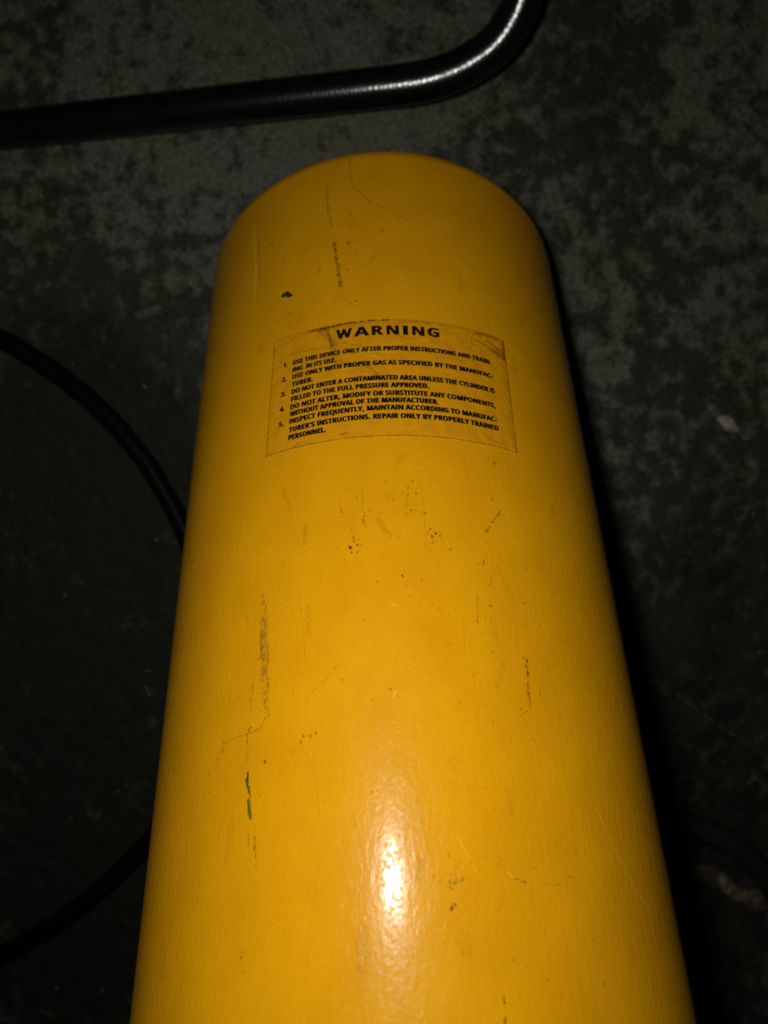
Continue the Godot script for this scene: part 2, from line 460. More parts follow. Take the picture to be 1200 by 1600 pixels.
	mark("brown", 0.64, 0.35, 0.00, [Vector2(-45.1, 26.3), Vector2(-44.5, 21.9)])
	mark("brown", 0.96, 0.40, 0.35, [Vector2(-42.7, 24.9), Vector2(-42.9, 22.1), Vector2(-42.1, 19.6)])
	mark("brown", 0.47, 0.40, 0.00, [Vector2(-42.2, 18.1), Vector2(-42.1, 16.6)])
	mark("brown", 0.50, 0.30, 0.40, [Vector2(-41.6, 37.7), Vector2(-42.2, 33.7)])
	mark("brown", 0.92, 0.75, 0.00, [Vector2(8.1, 6.1), Vector2(9.4, 7.1)])
	mark("brown", 1.40, 0.30, 0.00, [Vector2(8.7, 11.9), Vector2(11.4, 12.1)])
	mark("brown", 0.47, 0.35, 0.30, [Vector2(8.8, 13.3), Vector2(11.1, 16.5)])
	mark("pale", 0.47, 0.60, 0.00, [Vector2(23.3, 13.9), Vector2(24.7, 12.5)])
	mark("brown", 0.47, 0.50, 0.00, [Vector2(24.5, 12.5), Vector2(27.7, 11.6)])
	mark("brown", 0.78, 0.40, 0.00, [Vector2(26.3, 11.7), Vector2(28, 11.3)])
	mark("brown", 0.47, 0.35, 0.00, [Vector2(30, 14.7), Vector2(31.8, 15)])
	mark("brown", 0.47, 0.30, 0.30, [Vector2(32.2, 11.3), Vector2(35.9, 10.8), Vector2(38.9, 11.2)])
	mark("brown", 0.63, 0.35, 0.00, [Vector2(41.2, 12.7), Vector2(43.2, 12.3)])
	mark("brown", 0.32, 0.19, 0.00, [Vector2(14.8, 17.8), Vector2(19.7, 16.4), Vector2(23.8, 13.9)])
	mark("pale", 0.33, 0.65, 0.00, [Vector2(54.7, 29.5), Vector2(60.9, 18.4), Vector2(68.5, 8.1), Vector2(74.7, 3.7)])
	mark("pale", 0.24, 0.40, 0.00, [Vector2(68, 20.3), Vector2(72.7, 10.8), Vector2(76.9, 5.4)])
	mark("pale", 0.24, 0.50, 0.00, [Vector2(11.1, 21.9), Vector2(15.3, 13.6)])
	mark("brown", 0.73, 0.75, 0.00, [Vector2(19.4, -12.1), Vector2(19.3, -13.3)])
	mark("brown", 0.72, 0.75, 0.00, [Vector2(19.2, -15.8), Vector2(19, -17.2)])
	mark("brown", 0.33, 0.15, 0.00, [Vector2(14.5, 32.9), Vector2(21.6, 33.8), Vector2(29.7, 32.7)])
	mark("brown", 0.30, 0.15, 0.00, [Vector2(20.1, 2.4), Vector2(24.6, -5), Vector2(28.4, -9.1)])
	mark("brown", 0.33, 0.25, 0.00, [Vector2(1.5, 32.4), Vector2(0.6, 20.7)])
	mark("pale", 0.37, 0.60, 0.00, [Vector2(-3.2, 84.5), Vector2(-1.7, 84.5)])
	mark("pale", 0.53, 0.50, 0.00, [Vector2(-3.1, 59.1), Vector2(-3.8, 57.4)])
	mark("pale", 1.01, 0.40, 0.00, [Vector2(-61.8, 272.9), Vector2(-59.6, 256.1), Vector2(-57.5, 239.4), Vector2(-57.2, 224.8)])
	mark("brown", 1.00, 0.30, 0.00, [Vector2(-57.7, 262.5), Vector2(-54.9, 234.1)])
	mark("brown", 0.76, 0.26, 0.00, [Vector2(-65.7, 277), Vector2(-60.2, 273.7), Vector2(-57.5, 269.5)])
	mark("pale", 0.44, 0.80, 0.00, [Vector2(-87.8, -11.4), Vector2(-88, -12.3)])
	mark("pale", 0.30, 0.60, 0.00, [Vector2(-82.2, 0.6), Vector2(-81.3, -0.9)])
	mark("pale", 0.32, 0.50, 0.00, [Vector2(-82.5, 22.2), Vector2(-81.1, 22.1)])
	mark("pale", 0.33, 0.50, 0.00, [Vector2(-87.5, 44.6), Vector2(-86.1, 43.8)])
	mark("pale", 0.57, 0.60, 0.00, [Vector2(-84.5, 117.3), Vector2(-83.5, 115.4)])
	mark("brown", 1.21, 0.15, 0.40, [Vector2(-39.1, 131.1), Vector2(-35.1, 120.4)])
	mark("brown", 1.57, 0.20, 0.50, [Vector2(-29.7, 114.5), Vector2(-30, 107.7)])
	mark("brown", 1.97, 0.18, 0.50, [Vector2(-6.5, 113.4), Vector2(-2.8, 106.5)])
	mark("brown", 1.59, 0.20, 0.30, [Vector2(-18.6, 118.2), Vector2(-17.4, 116.4)])
	mark("brown", 0.59, 0.39, 0.00, [Vector2(-14.4, 111.2), Vector2(-15, 109.5)])
	mark("brown", 0.73, 0.44, 0.00, [Vector2(-14.3, 108.3), Vector2(-14.5, 106.5)])
	mark("brown", 0.76, 0.66, 0.00, [Vector2(-11.8, 104.9), Vector2(-13.2, 104.8)])
	mark("brown", 0.63, 0.27, 0.00, [Vector2(-13.4, 117.5), Vector2(-13.1, 116.7)])
	mark("brown", 0.48, 0.31, 0.00, [Vector2(-8.1, 125.9), Vector2(-8.1, 125.8)])
	mark("brown", 0.42, 0.66, 0.00, [Vector2(-13.6, 107.7), Vector2(-14.4, 106.4)])
	mark("brown", 0.39, 0.43, 0.00, [Vector2(-9.8, 118.1), Vector2(-9.6, 117)])
	mark("brown", 0.73, 0.39, 0.00, [Vector2(-14.5, 115.2), Vector2(-14.2, 114.2)])
	mark("brown", 0.70, 0.34, 0.00, [Vector2(-6.8, 113.5), Vector2(-6.9, 113.1)])
	mark("brown", 0.53, 0.68, 0.00, [Vector2(-12.6, 102.7), Vector2(-13.7, 101.8)])
	mark("brown", 0.34, 0.40, 0.00, [Vector2(-13.6, 108.1), Vector2(-13.9, 107.1)])
	mark("brown", 0.67, 0.51, 0.00, [Vector2(-12.7, 106.7), Vector2(-13.4, 105.9)])
	mark("brown", 0.56, 0.55, 0.00, [Vector2(7.8, 115.8), Vector2(6.7, 115.2)])
	mark("brown", 0.46, 0.52, 0.00, [Vector2(-9.4, 116.8), Vector2(-7.8, 116.3)])
	mark("brown", 0.33, 0.39, 0.00, [Vector2(-0.1, 106.6), Vector2(-0.7, 105.6)])
	mark("brown", 0.55, 0.50, 0.00, [Vector2(-13.3, 121.8), Vector2(-12.7, 121.1)])
	mark("brown", 0.46, 0.58, 0.00, [Vector2(2.9, 114.7), Vector2(2.8, 114.5)])
	mark("brown", 0.44, 0.35, 0.00, [Vector2(-5, 116), Vector2(-5.6, 114.8)])
	mark("brown", 0.61, 0.20, 0.00, [Vector2(-7.8, 113.9), Vector2(-8.9, 112.9)])
	mark("brown", 0.57, 0.62, 0.00, [Vector2(-0.9, 115.4), Vector2(-1.1, 115.1)])
	mark("brown", 0.62, 0.44, 0.00, [Vector2(-1.7, 121.7), Vector2(-1.4, 119.7)])
	mark("brown", 0.47, 0.52, 0.00, [Vector2(8.3, 114.9), Vector2(7.9, 114.2)])
	mark("brown", 0.75, 0.32, 0.00, [Vector2(10.1, 104.9), Vector2(10, 104.5)])
	mark("brown", 0.79, 0.55, 0.00, [Vector2(8.4, 115.2), Vector2(8.2, 114.9)])
	mark("brown", 0.75, 0.59, 0.00, [Vector2(12.4, 108.4), Vector2(12.4, 108.3)])
	mark("brown", 0.63, 0.36, 0.00, [Vector2(9.8, 106.5), Vector2(10.2, 105.7)])
	mark("brown", 0.50, 0.36, 0.00, [Vector2(9.5, 107.2), Vector2(9.5, 107)])
	mark("brown", 0.72, 0.52, 0.00, [Vector2(8.5, 108.7), Vector2(8.5, 107.5)])
	mark("brown", 0.61, 0.21, 0.00, [Vector2(11, 116.3), Vector2(10.6, 115.9)])
	mark("brown", 0.30, 0.68, 0.00, [Vector2(7.7, 104.6), Vector2(7.3, 103.5)])
	mark("brown", 0.37, 0.22, 0.00, [Vector2(32.5, 122.4), Vector2(32.4, 121.3)])
	mark("brown", 0.44, 0.65, 0.00, [Vector2(32.2, 139.2), Vector2(30.8, 137.2)])
	mark("brown", 0.64, 0.61, 0.00, [Vector2(30.9, 122.6), Vector2(30.9, 122.1)])
	mark("brown", 0.53, 0.66, 0.00, [Vector2(26.1, 100.1), Vector2(25.5, 98.5)])
	mark("brown", 0.70, 0.35, 0.00, [Vector2(29.2, 96.1), Vector2(27.9, 94.6)])
	mark("brown", 0.71, 0.35, 0.00, [Vector2(31.4, 123.5), Vector2(31.1, 121.5)])
	mark("brown", 0.55, 0.67, 0.00, [Vector2(33.5, 118.3), Vector2(33.2, 116)])
	mark("brown", 0.53, 0.67, 0.00, [Vector2(27.9, 94), Vector2(27, 91.6)])
	mark("brown", 0.60, 0.30, 0.00, [Vector2(26.9, 109.9), Vector2(26.9, 109.7)])
	mark("brown", 0.60, 0.37, 0.00, [Vector2(4.7, 13.9), Vector2(4.2, 13.1)])
	mark("brown", 0.33, 0.70, 0.00, [Vector2(6.3, 12.7), Vector2(5.5, 11.6)])
	mark("brown", 0.58, 0.22, 0.00, [Vector2(9.7, 12.2), Vector2(9.6, 12)])
	mark("brown", 0.23, 0.25, 0.00, [Vector2(8.1, 11.2), Vector2(7.4, 11)])
	mark("brown", 0.59, 0.40, 0.00, [Vector2(6.3, 11.5), Vector2(6.2, 11.4)])
	mark("brown", 0.61, 0.57, 0.00, [Vector2(9.5, 11.8), Vector2(9.5, 11.5)])
	mark("brown", 0.53, 0.58, 0.00, [Vector2(8.3, 10.9), Vector2(8.9, 10.3)])
	mark("brown", 0.26, 0.36, 0.00, [Vector2(10.2, 13.6), Vector2(9.8, 13.4)])
	mark("brown", 0.70, 0.60, 0.00, [Vector2(22.1, 80.2), Vector2(21.7, 79.9)])
	mark("brown", 0.48, 0.55, 0.00, [Vector2(28.6, 87.5), Vector2(28.6, 87.4)])
	mark("brown", 0.67, 0.46, 0.00, [Vector2(25.7, 70.9), Vector2(24.5, 69.8)])
	mark("brown", 0.32, 0.42, 0.00, [Vector2(26.4, 92.3), Vector2(27.1, 90.7)])
	mark("brown", 0.27, 0.55, 0.00, [Vector2(26.8, 76.7), Vector2(26.7, 76.3)])
	mark("brown", 0.61, 0.34, 0.00, [Vector2(25.4, 81.9), Vector2(24.2, 80.6)])
	mark("brown", 0.62, 0.27, 0.00, [Vector2(22.3, 85.4), Vector2(21.9, 84.7)])
	mark("brown", 0.50, 0.66, 0.00, [Vector2(44.8, 12.1), Vector2(44.8, 12.1)])
	mark("brown", 0.47, 0.33, 0.00, [Vector2(31.4, 10.9), Vector2(31.4, 10.8)])
	mark("brown", 0.44, 0.24, 0.00, [Vector2(33.7, 12.3), Vector2(33.7, 11.9)])
	mark("brown", 0.49, 0.24, 0.00, [Vector2(27.9, 11.9), Vector2(27.7, 10.9)])
	mark("brown", 0.35, 0.55, 0.00, [Vector2(37, 11.1), Vector2(37, 11)])
	mark("brown", 0.58, 0.21, 0.00, [Vector2(38.5, 12.5), Vector2(37.9, 11.7)])
	mark("brown", 0.34, 0.48, 0.00, [Vector2(25.3, 11), Vector2(25.3, 10.8)])
	mark("brown", 0.54, 0.28, 0.00, [Vector2(-41.5, 62.7), Vector2(-43, 62.9)])
	mark("brown", 0.38, 0.66, 0.00, [Vector2(-39.8, 81.4), Vector2(-39.8, 81.2)])
	mark("brown", 0.29, 0.46, 0.00, [Vector2(-43.8, 58), Vector2(-42.8, 57.8)])
	mark("brown", 0.29, 0.21, 0.00, [Vector2(-40.6, 62.8), Vector2(-40.6, 62.5)])
	mark("brown", 0.39, 0.49, 0.00, [Vector2(-43.7, 74.7), Vector2(-45.1, 72.7)])
	mark("brown", 0.27, 0.39, 0.00, [Vector2(-43.3, 61.7), Vector2(-43.2, 61.5)])
	mark("brown", 0.30, 0.49, 0.00, [Vector2(-42.7, 76.7), Vector2(-43.7, 76.2)])
	mark("brown", 0.43, 0.37, 0.00, [Vector2(-41.6, 60.1), Vector2(-41.7, 59.1)])
	mark("brown", 0.49, 0.68, 0.00, [Vector2(12.4, 127), Vector2(12.9, 126.6)])
	mark("brown", 0.70, 0.32, 0.00, [Vector2(2.7, 119.8), Vector2(2.9, 117.9)])
	mark("brown", 0.77, 0.43, 0.00, [Vector2(4.8, 126.8), Vector2(4.8, 125.9)])
	mark("brown", 0.52, 0.32, 0.00, [Vector2(5.8, 108.6), Vector2(4.6, 107.3)])
	mark("brown", 0.57, 0.63, 0.00, [Vector2(6.7, 130.6), Vector2(6.8, 130.2)])
	mark("brown", 0.76, 0.25, 0.00, [Vector2(-0.9, 124), Vector2(-0.5, 123)])
	mark("brown", 0.53, 0.54, 0.00, [Vector2(2.1, 117.5), Vector2(2.1, 114.6)])
	mark("brown", 0.61, 0.55, 0.00, [Vector2(-3.6, 127.2), Vector2(-3.7, 126)])
	mark("brown", 0.41, 0.70, 0.00, [Vector2(-39.2, 203.5), Vector2(-38.1, 202.1)])
	mark("brown", 0.65, 0.48, 0.00, [Vector2(-35.8, 202.2), Vector2(-35.7, 201.6)])
	mark("brown", 0.54, 0.66, 0.00, [Vector2(-26, 197.8), Vector2(-26.1, 197.6)])
	mark("brown", 0.76, 0.30, 0.00, [Vector2(-37.2, 199.2), Vector2(-35.4, 198.3)])
	mark("brown", 0.67, 0.30, 0.00, [Vector2(-24, 196.1), Vector2(-24, 195.5)])
	mark("brown", 0.58, 0.26, 0.00, [Vector2(-12.8, 253.8), Vector2(-12.7, 253.3)])
	mark("brown", 0.50, 0.44, 0.00, [Vector2(-14, 245.8), Vector2(-14.2, 245.3)])
	mark("brown", 0.65, 0.67, 0.00, [Vector2(-14.7, 251.6), Vector2(-14.8, 251.3)])
	mark("brown", 0.71, 0.24, 0.00, [Vector2(-12.7, 251), Vector2(-12.4, 248.8)])
	mark("brown", 1.02, 0.54, 0.00, [Vector2(-13.8, 254.2), Vector2(-14.2, 253.8)])
	mark("brown", 0.45, 0.53, 0.00, [Vector2(-14.2, 233), Vector2(-14.1, 232.5)])
	mark("brown", 0.81, 0.60, 0.00, [Vector2(-15.4, 223.6), Vector2(-15.2, 222.5)])
	mark("brown", 0.67, 0.47, 0.00, [Vector2(35.5, 70.2), Vector2(35.3, 69.6)])
	mark("brown", 0.37, 0.28, 0.00, [Vector2(34, 56.9), Vector2(34.1, 55.6)])
	mark("brown", 0.39, 0.40, 0.00, [Vector2(34.6, 54.6), Vector2(32, 52.8)])
	mark("brown", 0.39, 0.25, 0.00, [Vector2(38.1, 69.7), Vector2(38, 69.5)])
	mark("brown", 0.61, 0.25, 0.00, [Vector2(36.2, 62.8), Vector2(34.8, 61.8)])
	mark("brown", 0.31, 0.46, 0.00, [Vector2(33.2, 50.9), Vector2(32.8, 49.4)])
	mark("pale", 0.38, 0.35, 0.00, [Vector2(5.6, 1.5), Vector2(6.8, 3.3)])
	mark("pale", 0.37, 0.35, 0.00, [Vector2(2.6, -2.9), Vector2(2.4, -2.2)])
	mark("pale", 0.36, 0.35, 0.00, [Vector2(-0.6, -15.3), Vector2(0.3, -14.1)])
	mark("pale", 0.36, 0.35, 0.00, [Vector2(0.4, -16.5), Vector2(0.7, -15.9)])
	mark("pale", 0.38, 0.35, 0.00, [Vector2(-10.1, 6.7), Vector2(-8.5, 8.5)])
	mark("pale", 0.38, 0.35, 0.00, [Vector2(-12.5, 4.1), Vector2(-12.2, 5.3)])
	mark("pale", 0.41, 0.35, 0.00, [Vector2(-2.4, 34.1), Vector2(-1.2, 35.7)])
	mark("pale", 0.41, 0.35, 0.00, [Vector2(-6.9, 35.1), Vector2(-6.9, 36.8)])
	mark("pale", 0.40, 0.35, 0.00, [Vector2(6.9, 20.2), Vector2(6.5, 21.7)])
	mark("pale", 0.37, 0.35, 0.00, [Vector2(-14.2, -3.7), Vector2(-12.2, -2.5)])
	# fine wear all over: hairline scratches along and across, and specks of dirt
	for i in 260:
		var p := Vector2(rng.randf_range(-115, 115), rng.randf_range(-25, 285))
		var turn := rng.randf_range(-0.35, 0.35) + (PI / 2 if rng.randf() < 0.7 else 0.0)
		var l := rng.randf_range(1.0, 9.0)
		var kind := "pale" if rng.randf() < 0.45 else "brown"
		mark(kind, rng.randf_range(0.12, 0.26), rng.randf_range(0.08, 0.26), rng.randf_range(0.2, 0.5), [p, p + Vector2.from_angle(turn) * l])
	for i in 150:   # rubbed flat where it is handled most: short nicks that catch the light
		var p := Vector2(rng.randfn(-4, 14), rng.randfn(10, 26))
		mark("pale", rng.randf_range(0.15, 0.4), rng.randf_range(0.05, 0.3), 0.3, [p, p + Vector2.from_angle(rng.randf() * TAU) * rng.randf_range(0.4, 2.2)])
	# faint smudges of grime
	for i in 46:
		var p := Vector2(rng.randfn(0, 42), rng.randf_range(-10, 285))
		var turn := rng.randf_range(-0.5, 0.5) + PI / 2
		mark("grey", rng.randf_range(1.2, 3.4), rng.randf_range(0.06, 0.17), 0.35, [p, p + Vector2.from_angle(turn) * rng.randf_range(1.0, 11.0)])
	for i in 420:
		var p := Vector2(rng.randfn(0, 50), rng.randf_range(-25, 290))
		mark("brown", rng.randf_range(0.2, 0.7), rng.randf_range(0.1, 0.5), 0.0, [p, p + Vector2(rng.randf_range(-0.3, 0.3), rng.randf_range(-0.9, 0.9))])
	var hi := Image.create_from_data(TEX, TEX, false, Image.FORMAT_RF, relief.to_byte_array())
	hi.bump_map_to_normal_map(3.0)
	var rough := noise(FastNoiseLite.TYPE_SIMPLEX_SMOOTH, 0.14, 61, 4).get_image(512, 512)
	var rd := rough.get_data()
	for i in rd.size():
		rd[i] = 54 + int(rd[i] * 0.16)
	rough = Image.create_from_data(512, 512, false, Image.FORMAT_L8, rd)
	# the gloss coat is worn through in specks
	var worn := noise(FastNoiseLite.TYPE_SIMPLEX_SMOOTH, 0.2, 97, 4).get_image(1024, 1024).get_data()
	var worn_wide := noise(FastNoiseLite.TYPE_SIMPLEX_SMOOTH, 0.05, 98, 3).get_image(1024, 1024).get_data()
	for i in worn.size():
		worn[i] = int(clampf((worn[i] * 0.8 + worn_wide[i] * 0.4 - 118.0) * 4.0, 6, 255))
	var gloss := Image.create_from_data(1024, 1024, false, Image.FORMAT_L8, worn)
	var m := StandardMaterial3D.new()
	m.albedo_texture = ImageTexture.create_from_image(img)
	m.roughness = 1.0
	m.roughness_texture = ImageTexture.create_from_image(rough)
	m.normal_enabled = true
	m.normal_texture = ImageTexture.create_from_image(hi)
	m.normal_scale = 0.16
	m.metallic_specular = 0.23
	m.clearcoat_enabled = true
	m.clearcoat = 0.36
	m.clearcoat_roughness = 0.14
	m.clearcoat_texture = ImageTexture.create_from_image(gloss)
	var plain := StandardMaterial3D.new()
	plain.albedo_color = Color8(211, 146, 12)
	plain.roughness = 0.3

	# body: profile points are [distance along the axis from the closed end, radius, slope of the normal along the axis, millimetres along the skin]
	var rim := []
	for k in 13:
		var a := PI / 2 * k / 12.0
		rim.append([FILLET - FILLET * cos(a), R - FILLET + FILLET * sin(a), -cos(a), FILLET * a * 1000.0])
	var y := FILLET
	while y < 0.331:
		y = minf(y + 0.012, 0.331438)
		rim.append([y, R, 0.0, 23.562 + (y - FILLET) * 1000.0])
	var back := []
	for k in 13:
		var a := PI / 2 * k / 12.0
		back.append([0.49 + 0.062 * sin(a), 0.016 + (R - 0.016) * cos(a), sin(a), 0.0])
	back.push_front([0.331438, R, 0.0, 0.0])
	var mesh := ArrayMesh.new()
	lathe(mesh, rim, -90.0, 90.0, 128, m)
	lathe(mesh, rim, 90.0, 270.0, 64, plain)
	lathe(mesh, back, -90.0, 270.0, 128, plain)
	lathe(mesh, [[0.0, 0.0, -1.0, 0.0], [0.0, R - FILLET, -1.0, 0.0]], -90.0, 270.0, 128, plain)
	lathe(mesh, [[0.5515, 0.016, 0.0, 0.0], [0.57, 0.016, 0.0, 0.0], [0.57, 0.0, 1.0, 0.0]], -90.0, 270.0, 32, plain)
	part("body", mesh, null, root)
	make_label(root)


func lathe(mesh: ArrayMesh, profile: Array, from: float, to: float, n: int, m: Material):
	var pos := []
	var nrm := []
	var uvs := []
	for p in profile:
		for k in n + 1:
			var w := deg_to_rad(lerpf(from, to, float(k) / n))
			var out := Vector3(-sin(w), 0, cos(w))
			pos.append(out * p[1] + Vector3(0, p[0], 0))
			nrm.append((out * sqrt(maxf(0.0, 1.0 - p[2] * p[2])) + Vector3(0, p[2], 0)).normalized())
			uvs.append(Vector2(float(k) / n, p[3] / LONG))
	sheet(mesh, pos, nrm, uvs, n + 1, m)


# u and s in millimetres round and along the cylinder, lift above the paint in millimetres -> the cylinder's own axes
func on_skin(u: float, s: float, lift: float) -> Vector3:
	var w := u / 1000.0 / R
	return Vector3(-sin(w), 0, cos(w)) * (R + lift / 1000.0) + Vector3(0, 0.3025 - s / 1000.0, 0)


func skin_out(u: float) -> Vector3:
	var w := u / 1000.0 / R
	return Vector3(-sin(w), 0, cos(w))


const LAB := [-45.95, 44.15, 144.01, 195.63]         # left, right, bottom, top on the skin, mm
const TILT := -0.021

func turned(u: float, s: float) -> Vector2:
	return Vector2(u - (s - 164.5) * TILT, s + (u - 1.0) * TILT)


func make_label(root: Node3D):
	var wide: float = LAB[1] - LAB[0]
	var high: float = LAB[3] - LAB[2]
	tex_w = 1280
	tex_h = 720
	mm_x = tex_w / wide
	mm_y = tex_h / high
	at_label = true
	relief = PackedFloat32Array()
	relief.resize(tex_w * tex_h)
	var broad := noise(FastNoiseLite.TYPE_SIMPLEX_SMOOTH, 0.01, 41, 4)
	var wrinkle := noise(FastNoiseLite.TYPE_SIMPLEX_SMOOTH, 0.012, 45, 3)
	img = Image.create(tex_w, tex_h, false, Image.FORMAT_RGB8)
	for j in tex_h:
		for i in tex_w:
			var v := 1.0 + broad.get_noise_2d(i, j) * 0.05
			img.set_pixel(i, j, Color8(int(209 * v), int(144 * v), int(9 * v)))
			relief[j * tex_w + i] = wrinkle.get_noise_2d(i, j) * 3.0
	var px := func(x: float, y: float) -> Vector2: return Vector2(x * wide, y * high)
	# dirt caught along the edge of the sticker
	mark("dirt", 0.55, 0.62, 0.12, [px.call(0.004, 0.02), px.call(0.004, 0.5), px.call(0.004, 0.99)])
	mark("dirt", 0.55, 0.72, 0.1, [px.call(0.004, 0.994), px.call(0.5, 0.994), px.call(0.997, 0.994)])
	mark("dirt", 0.6, 0.75, 0.1, [px.call(0.996, 0.994), px.call(0.996, 0.5), px.call(0.996, 0.01)])
	mark("dirt", 0.45, 0.6, 0.15, [px.call(0.01, 0.006), px.call(0.5, 0.006), px.call(0.994, 0.006)])
	mark("black", 0.8, 0.8, 0.3, [px.call(0.17, 0.02), px.call(0.24, 0.018), px.call(0.33, 0.012), px.call(0.4, 0.008), px.call(0.5, 0.006)])
	mark("dirt", 1.8, 0.6, 0.3, [px.call(0.205, 0.025), px.call(0.26, 0.03), px.call(0.3, 0.02)])
	mark("dirt", 1.2, 0.8, 0.1, [px.call(0.99, 0.02), px.call(0.992, 0.08), px.call(0.99, 0.16), px.call(0.99, 0.2)])
	mark("dirt", 2.4, 0.5, 0.3, [px.call(0.97, 0.13), px.call(0.985, 0.19), px.call(0.94, 0.15)])
	mark("dirt", 1.0, 0.6, 0.2, [px.call(0.985, 0.18), px.call(0.94, 0.15), px.call(0.88, 0.1), px.call(0.84, 0.1)])
	mark("dirt", 1.4, 0.5, 0.35, [px.call(0.86, 0.02), px.call(0.9, 0.02), px.call(0.97, 0.015)])
	mark("dirt", 0.9, 0.6, 0.3, [px.call(0.845, 0.06), px.call(0.855, 0.035), px.call(0.88, 0.03)])
	mark("dirt", 0.9, 0.55, 0.3, [px.call(0.835, 0.13), px.call(0.85, 0.14)])
	mark("dirt", 1.6, 0.35, 0.45, [px.call(0.88, 0.05), px.call(0.93, 0.09), px.call(0.965, 0.12)])
	mark("dirt", 1.5, 0.65, 0.3, [px.call(0.24, 0.03), px.call(0.255, 0.09), px.call(0.262, 0.15), px.call(0.268, 0.2)])
	mark("dirt", 2.2, 0.35, 0.35, [px.call(0.22, 0.05), px.call(0.26, 0.12), px.call(0.28, 0.2)])
	mark("dirt", 0.5, 0.55, 0.2, [px.call(0.04, 0.22), px.call(0.1, 0.17), px.call(0.17, 0.14)])
	mark("dirt", 0.5, 0.5, 0.2, [px.call(0.08, 0.19), px.call(0.16, 0.19), px.call(0.27, 0.22), px.call(0.36, 0.25)])
	mark("dirt", 0.5, 0.45, 0.25, [px.call(0.3, 0.14), px.call(0.33, 0.19), px.call(0.4, 0.25)])
	mark("dirt", 1.8, 0.2, 0.4, [px.call(0.08, 0.03), px.call(0.3, 0.03), px.call(0.55, 0.02), px.call(0.8, 0.02), px.call(0.98, 0.03)])
	mark("dirt", 1.4, 0.16, 0.4, [px.call(0.985, 0.05), px.call(0.987, 0.4), px.call(0.985, 0.95)])
	mark("grey", 3.0, 0.25, 0.3, [px.call(0.3, 0.1), px.call(0.27, 0.25), px.call(0.3, 0.36), px.call(0.42, 0.42)])
	mark("grey", 1.0, 0.5, 0.2, [px.call(0.25, 0.46), px.call(0.275, 0.4), px.call(0.29, 0.36), px.call(0.33, 0.33)])
	mark("grey", 1.3, 0.6, 0.15, [px.call(0.38, 0.38), px.call(0.42, 0.43), px.call(0.45, 0.49), px.call(0.48, 0.55)])
	mark("pale", 0.5, 0.4, 0.3, [px.call(0.3, 0.41), px.call(0.34, 0.39), px.call(0.4, 0.4)])
	mark("pale", 0.5, 0.35, 0.3, [px.call(0.4, 0.31), px.call(0.45, 0.29), px.call(0.5, 0.31)])
	mark("pale", 0.5, 0.4, 0.3, [px.call(0.3, 0.29), px.call(0.38, 0.27), px.call(0.46, 0.25), px.call(0.6, 0.2), px.call(0.66, 0.17)])
	mark("pale", 0.5, 0.4, 0.3, [px.call(0.47, 0.36), px.call(0.44, 0.33), px.call(0.4, 0.34)])
	mark("dirt", 0.5, 0.6, 0.1, [px.call(0.6, 0.83), px.call(0.603, 0.9)])
	mark("dirt", 0.35, 0.4, 0.2, [px.call(0.79, 0.86), px.call(0.795, 0.93)])
	mark("dirt", 0.8, 0.5, 0.4, [px.call(0.855, 0.9), px.call(0.87, 0.94), px.call(0.9, 0.95), px.call(0.93, 0.96)])
	mark("dirt", 0.9, 0.5, 0.3, [px.call(0.315, 0.96), px.call(0.34, 0.95)])
	mark("dirt", 0.9, 0.5, 0.3, [px.call(0.13, 0.985), px.call(0.155, 0.965)])
	for i in 90:
		var p := Vector2(rng.randf() * wide, rng.randf() * high)
		mark("dirt", rng.randf_range(0.2, 0.6), rng.randf_range(0.1, 0.4), 0.0, [p, p + Vector2(rng.randf_range(-0.5, 0.5), rng.randf_range(-0.5, 0.5))])
	for f in [[0.27, 0.2, 0.46, 0.25], [0.26, 0.05, 0.29, 0.36], [0.28, 0.33, 0.48, 0.55], [0.3, 0.41, 0.42, 0.4], [0.1, 0.17, 0.4, 0.25]]:
		crease(px.call(f[0], f[1]), px.call(f[2], f[3]))
	var hi := Image.create_from_data(tex_w, tex_h, false, Image.FORMAT_RF, relief.to_byte_array())
	hi.bump_map_to_normal_map(2.0)
	var m := StandardMaterial3D.new()
	m.albedo_texture = ImageTexture.create_from_image(img)
	m.roughness = 0.36
	m.normal_enabled = true
	m.normal_texture = ImageTexture.create_from_image(hi)
	m.normal_scale = 0.35
	# the sticker: a thin sheet with edges that turn down to the paint
	var pos := []
	var nrm := []
	var uvs := []
	var cols := 66
	for j in 28:
		for i in cols:
			var a := clampf((i - 1) / 63.0, 0, 1)
			var b := clampf((j - 1) / 25.0, 0, 1)
			var edge := i == 0 or j == 0 or i == cols - 1 or j == 27
			var c := turned(lerpf(LAB[0], LAB[1], a), lerpf(LAB[3], LAB[2], b))
			pos.append(on_skin(c.x, c.y, -0.03 if edge else 0.16))
			nrm.append(skin_out(c.x))
			uvs.append(Vector2(a, b))
	var mesh := ArrayMesh.new()
	sheet(mesh, pos, nrm, uvs, cols, m)
	var label := part("warning_label", mesh, null, root)
	label.set_meta("label", "worn yellow sticker with black warning text")

	# its print
	var ink := StandardMaterial3D.new()
	ink.albedo_color = Color8(17, 12, 7)
	ink.roughness = 0.45
	var faint := StandardMaterial3D.new()
	faint.albedo_color = Color8(40, 27, 9)
	faint.roughness = 0.45
	var face := SystemFont.new()
	face.font_names = PackedStringArray(["Droid Sans"])
	face.font_weight = 700
	var head := [-19.50, 17.62, 188.30]
	var spread := [["W", 0.0, 0.15], ["A", 0.177, 0.318], ["R", 0.35, 0.455], ["N", 0.494, 0.604], ["I", 0.652, 0.692], ["N", 0.742, 0.852], ["G", 0.893, 1.0]]
	for l in spread:
		l[1] = lerpf(head[0], head[1], l[1])
		l[2] = lerpf(head[0], head[1], l[2])
	print_line(label, "heading_text", face, spread, head[2], 4.2, 0.2, ink)
